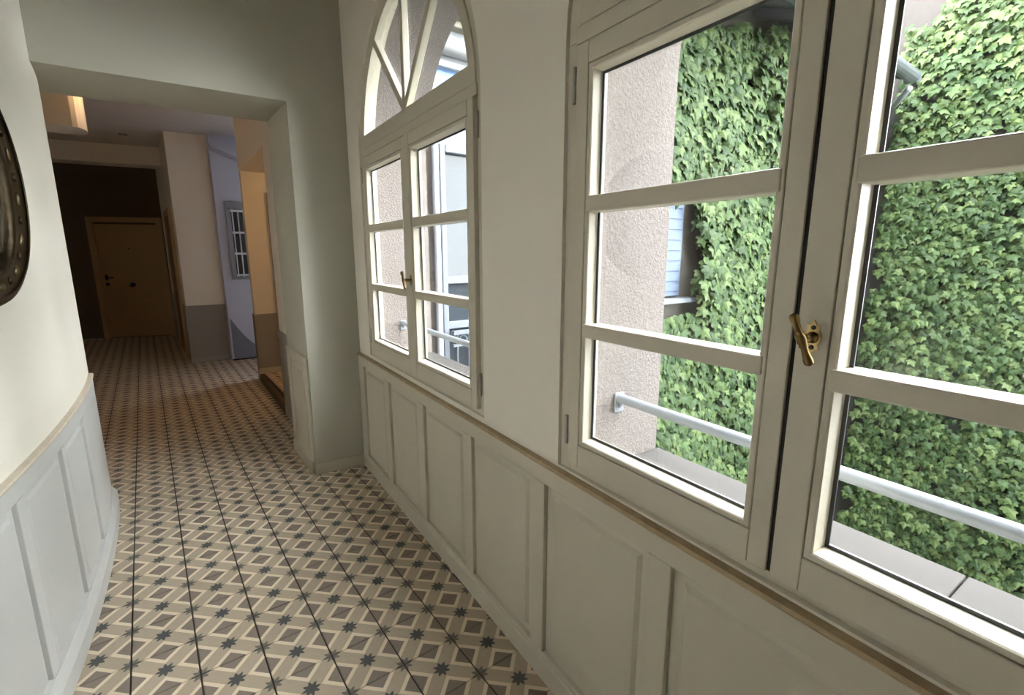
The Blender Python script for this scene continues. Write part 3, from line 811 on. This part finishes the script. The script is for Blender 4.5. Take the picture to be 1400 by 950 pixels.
# French window with iron balcony, seen past the far reveal
def french_window():
    x0, x1 = 1.885, 3.15; y = AY
    b = B(); box(b, AX0, 4.3, AY - .012, AY + .01, -7, EAVE); obj('wall_wing_near', b, 'stucco', kind='structure', label='pink roughcast wall around the French window')
    root = empty('window_6', (2.5, y, -.1), kind='structure', label='white French window across the courtyard corner')
    bm = B(); box(bm, x0, x0 + .05, y - .10, y + .02, -.1, 2.30); box(bm, x1 - .05, x1, y - .10, y + .02, -.1, 2.30)
    box(bm, x0 + .05, x1 - .05, y - .10, y + .02, 2.24, 2.30); box(bm, x0 + .60, x0 + .67, y - .09, y + .02, -.1, 2.24)
    obj('frame', bm, 'white', root, bevel=.008)
    for a in (x0 + .05, x0 + .67):
        for z0, z1 in ((1.30, 2.24), (.93, 1.24), (.35, .87)):
            bm = B(); box(bm, a, a + .55, y - .05, y - .04, z0, z1); obj('pane', bm, 'bluepane', root)
        for zz in (1.27, .90, .30):
            bm = B(); box(bm, a, a + .55, y - .075, y - .01, zz - .03, zz + .03); obj('glazing_bar', bm, 'white', root, bevel=.004)
        bm = B(); box(bm, a, a + .55, y - .06, y - .02, -.1, .265); obj('kick_panel', bm, 'white', root)
    bm = B(); box(bm, x0 - .01, x1, y - .06, y - .01, 2.30, 2.66); obj('head_board', bm, 'white', root)
    bm = B(); box(bm, x0, x1, y - .05, y - .03, 2.66, 2.84); obj('upper_pane', bm, 'skypane', root, label='upper pane coloured blue for reflected sky')
    bm = B(); box(bm, x0 - .02, x1 + .1, y - .10, y, 2.84, 2.88); obj('head_beam', bm, 'greyboard', root, bevel=.006)
    bm = B(); box(bm, x0 - .10, x1 + .4, y - .04, y, 2.88, 3.12); obj('fascia', bm, 'greyboard', root)
    bm = B(); tube(bm, (x0 - .1, y - .09, 2.97), (x1 + .4, y - .09, 2.97), .045, k=12); obj('roller_tube', bm, 'greyboard', root, smooth=True)
    bm = B(); box(bm, x0 - .35, x1 + .8, y - .12, y, 3.12, 3.17); obj('cornice', bm, 'cornice', root, bevel=.012)
    bm = B(); box(bm, x0 - .35, x1 + .8, y - .17, y, 3.17, 3.22); obj('cornice', bm, 'cornice', root, bevel=.012)
    bm = B(); box(bm, x0 - .35, x1 + .8, y - .25, y, 3.22, 3.34); obj('cornice', bm, 'cornice', root, bevel=.012)
    bm = B(); tube(bm, (x0 - .04, y - .10, -6.9), (x0 - .04, y - .10, 3.1), .028, k=12); obj('downpipe', bm, 'pipe', root, smooth=True)
french_window()
def balcony():
    x0, x1, y = 1.93, 3.35, AY - .16
    root = empty('balcony_railing', (2.6, y, -.15), label='white wrought-iron balcony railing with scrolled bars', cat='railing')
    for t_, z0, z1 in ((.02, .835, .865), (.012, .735, .755), (.02, .0, .03)):
        bm = B(); box(bm, x0, x1, y - t_, y + t_, z0, z1); obj('rail', bm, 'white', root)
    for k in range(13):
        xx = x0 + .04 + k * .11; bm = B(); tube(bm, (xx, y, .02), (xx, y, .84), .008, k=6)
        for zz in (.50, .36): lathe(bm, (xx, y, zz - .02), (0, 0, 1), [(0, .008), (.01, .022), (.03, .022), (.04, .008)], 8)
        br = obj('baluster', bm, 'white', root)
        bm = B(); n = 10
        for i in range(n):
            t0, t1 = 2 * math.pi * i / n, 2 * math.pi * (i + 1) / n; r = .035
            tube(bm, (xx + .055 + r * math.cos(t0), y, .79 + r * math.sin(t0)), (xx + .055 + r * math.cos(t1), y, .79 + r * math.sin(t1)), .006, k=5, caps=False)
        obj('scroll', bm, 'white', br)
balcony()
# window with blue shutter half buried in creeper
root = empty('window_7', (4.9, AY, .85), kind='structure', label='creeper-framed window with a blue-grey shutter')
bm = B(); box(bm, 4.62, 5.16, AY - .05, AY, .98, 2.5); obj('shutter', bm, 'shutter', root, bevel=.006)
for k in range(12):
    bm = B(); box(bm, 4.66, 5.12, AY - .06, AY - .045, 1.04 + k * .12, 1.12 + k * .12); obj('slat', bm, 'shutter', root)
bm = B(); box(bm, 4.5, 5.36, AY - .16, AY, .90, .955); obj('window_sill', bm, 'white', root, bevel=.006)

# ------------------------------------------------------------------ creeper
def leaf_outline():
    # five-lobed leaf, stalk at origin, tip towards -y
    h = [(.0, .02), (.13, .10), (.34, .12), (.52, -.02), (.36, -.16), (.50, -.36), (.44, -.52), (.24, -.52), (.14, -.72), (.0, -1.0)]
    return h
LH = leaf_outline()
def add_leaf(verts, faces, pos, size, nrm, roll):
    nrm = nrm.normalized(); down = Vector((0, 0, -1)); t = (down - nrm * down.dot(nrm))
    if t.length < 1e-3: t = nrm.orthogonal()
    t.normalize(); s = nrm.cross(t); c, q = math.cos(roll), math.sin(roll)
    t, s = t * c + s * q, s * c - t * q
    base = len(verts)
    out = []
    for sg in (1, -1):
        for x, y in (LH if sg > 0 else LH[1:-1]):
            out.append((x * sg, y))
    for x, y in out:
        lift = -.22 * abs(x) - .25 * (y * y)
        verts.append(pos + (s * x - t * y) * size + nrm * (lift * size))
    verts_c = len(verts); verts.append(pos + t * (.38 * size) + nrm * .02 * size)
    right = list(range(base, base + len(LH))); left = [base] + list(range(base + len(LH), base + len(out))) + [base + len(LH) - 1]
    for a, b_ in zip(right, right[1:]): faces.append((verts_c, a, b_))
    for a, b_ in zip(left, left[1:]): faces.append((verts_c, b_, a))

def mesh_from(name, verts, faces, m):
    me = bpy.data.meshes.new(name); me.from_pydata([tuple(v) for v in verts], [], faces); me.update()
    me.materials.append(M[m]); 
    for p in me.polygons: p.use_smooth = False
    return me

def creeper(label, gen, cnt, n_single, root_loc, stems):
    root = empty('creeper', root_loc, label=label, cat='climbing plant')
    leaves = [gen() for _ in range(cnt)]
    leaves = [l for l in leaves if l]
    # leaves showing largest: outermost and nearest the camera first
    cp = Vector((0, 0, CAM_H))
    vis = []
    for i, (p, s, n, r, depth) in enumerate(leaves):
        ang = math.atan2(p.x, p.y)
        if .93 < ang < 1.46 and depth > .10: vis.append((s / (p - cp).length, i))
    vis.sort(reverse=True); single = set(i for _, i in vis[:n_single])
    V, F = [], []
    protos = {}
    for i, (p, s, n, r, depth) in enumerate(leaves):
        if i in single:
            v, f = [], []; add_leaf(v, f, Vector((0, 0, 0)), s, n, r)
            link('leaf', mesh_from('leaf', v, f, 'leaf'), root, loc=p)
        else: add_leaf(V, F, p, s, n, r)
    o = link('foliage', mesh_from('foliage', V, F, 'leaf'), root, kind='stuff')
    bm = B()
    for pts, rad in stems:
        for a, c in zip(pts, pts[1:]): tube(bm, a, c, rad, rad * .9, k=6, caps=False)
    obj('stems', bm, 'stem', root, kind='stuff')

rnd = random.Random(11)
def bushy(x, z, seed):
    return math.sin(x * 1.9 + seed) * math.sin(z * 1.6 + seed * 2) * .5 + math.sin(x * 4.3 + z * 2.7 + seed) * .3 + .4
def gen_a():
    x = 4.4 + (BX - 4.64) * (rnd.random() ** 1.05); z = rnd.uniform(-4.5, 4.4)
    top = 4.12 + max(0, (x - 9.6)) * .5 + .10 * math.sin(x * 3.1) + .06 * math.sin(x * 7.7)
    if z > top: return None
    if 4.30 < x < 5.28 + .10 * math.sin(z * 9) and .75 < z < 2.25 + .15 * math.sin(x * 9): return None
    d = rnd.random(); dep = .15 + .22 * d * max(.25, bushy(x, z, 1.0))
    n = Vector((rnd.gauss(-.15, .38), -1, rnd.gauss(.42, .33)))
    return (Vector((x, AY - dep, z)), rnd.uniform(.09, .185), n, rnd.gauss(0, .55), dep)
def gen_b():
    y = rnd.uniform(-1.6, AY - .49); z = rnd.uniform(-4.8, 6.3)
    top = 5.25 + max(0, (2.75 - y)) * 1.2 + .2 * math.sin(y * 4)
    if z > top: return None
    d = rnd.random(); dep = .15 + .22 * d * max(.25, bushy(y * .8, z * .8, 4.0))
    if math.sin(y * 2.3 + 1) * math.sin(z * 1.4) > .93 and rnd.random() < .75: return None
    n = Vector((-1, rnd.gauss(0, .35), rnd.gauss(.45, .32)))
    return (Vector((BX - dep, y, z)), rnd.uniform(.09, .175), n, rnd.gauss(0, .5), dep)
def wig(p, q, n, amp):
    out = []
    for i in range(n + 1):
        t = i / n; v = Vector(p).lerp(Vector(q), t); v += Vector((rnd.gauss(0, amp), rnd.gauss(0, amp * .2), rnd.gauss(0, amp))); out.append(v)
    return out
creeper('dense green creeper covering the wall under the dark eaves', gen_a, 22000, 300, (8, AY - .2, -4.5),
        [(wig((6 + k * .9, AY - .07, -4.4), (5.6 + k * .9, AY - .07, 3.9), 16, .06), .014) for k in range(5)])
creeper('bright green creeper covering the tall opposite courtyard wall', gen_b, 16500, 300, (BX - .2, 0, -4.5),
        [(wig((BX - .1, 1.9 - k * 1.0, -4.4), (BX - .1, 2.1 - k * 1.0, 5.2), 18, .025), .014) for k in range(4)])
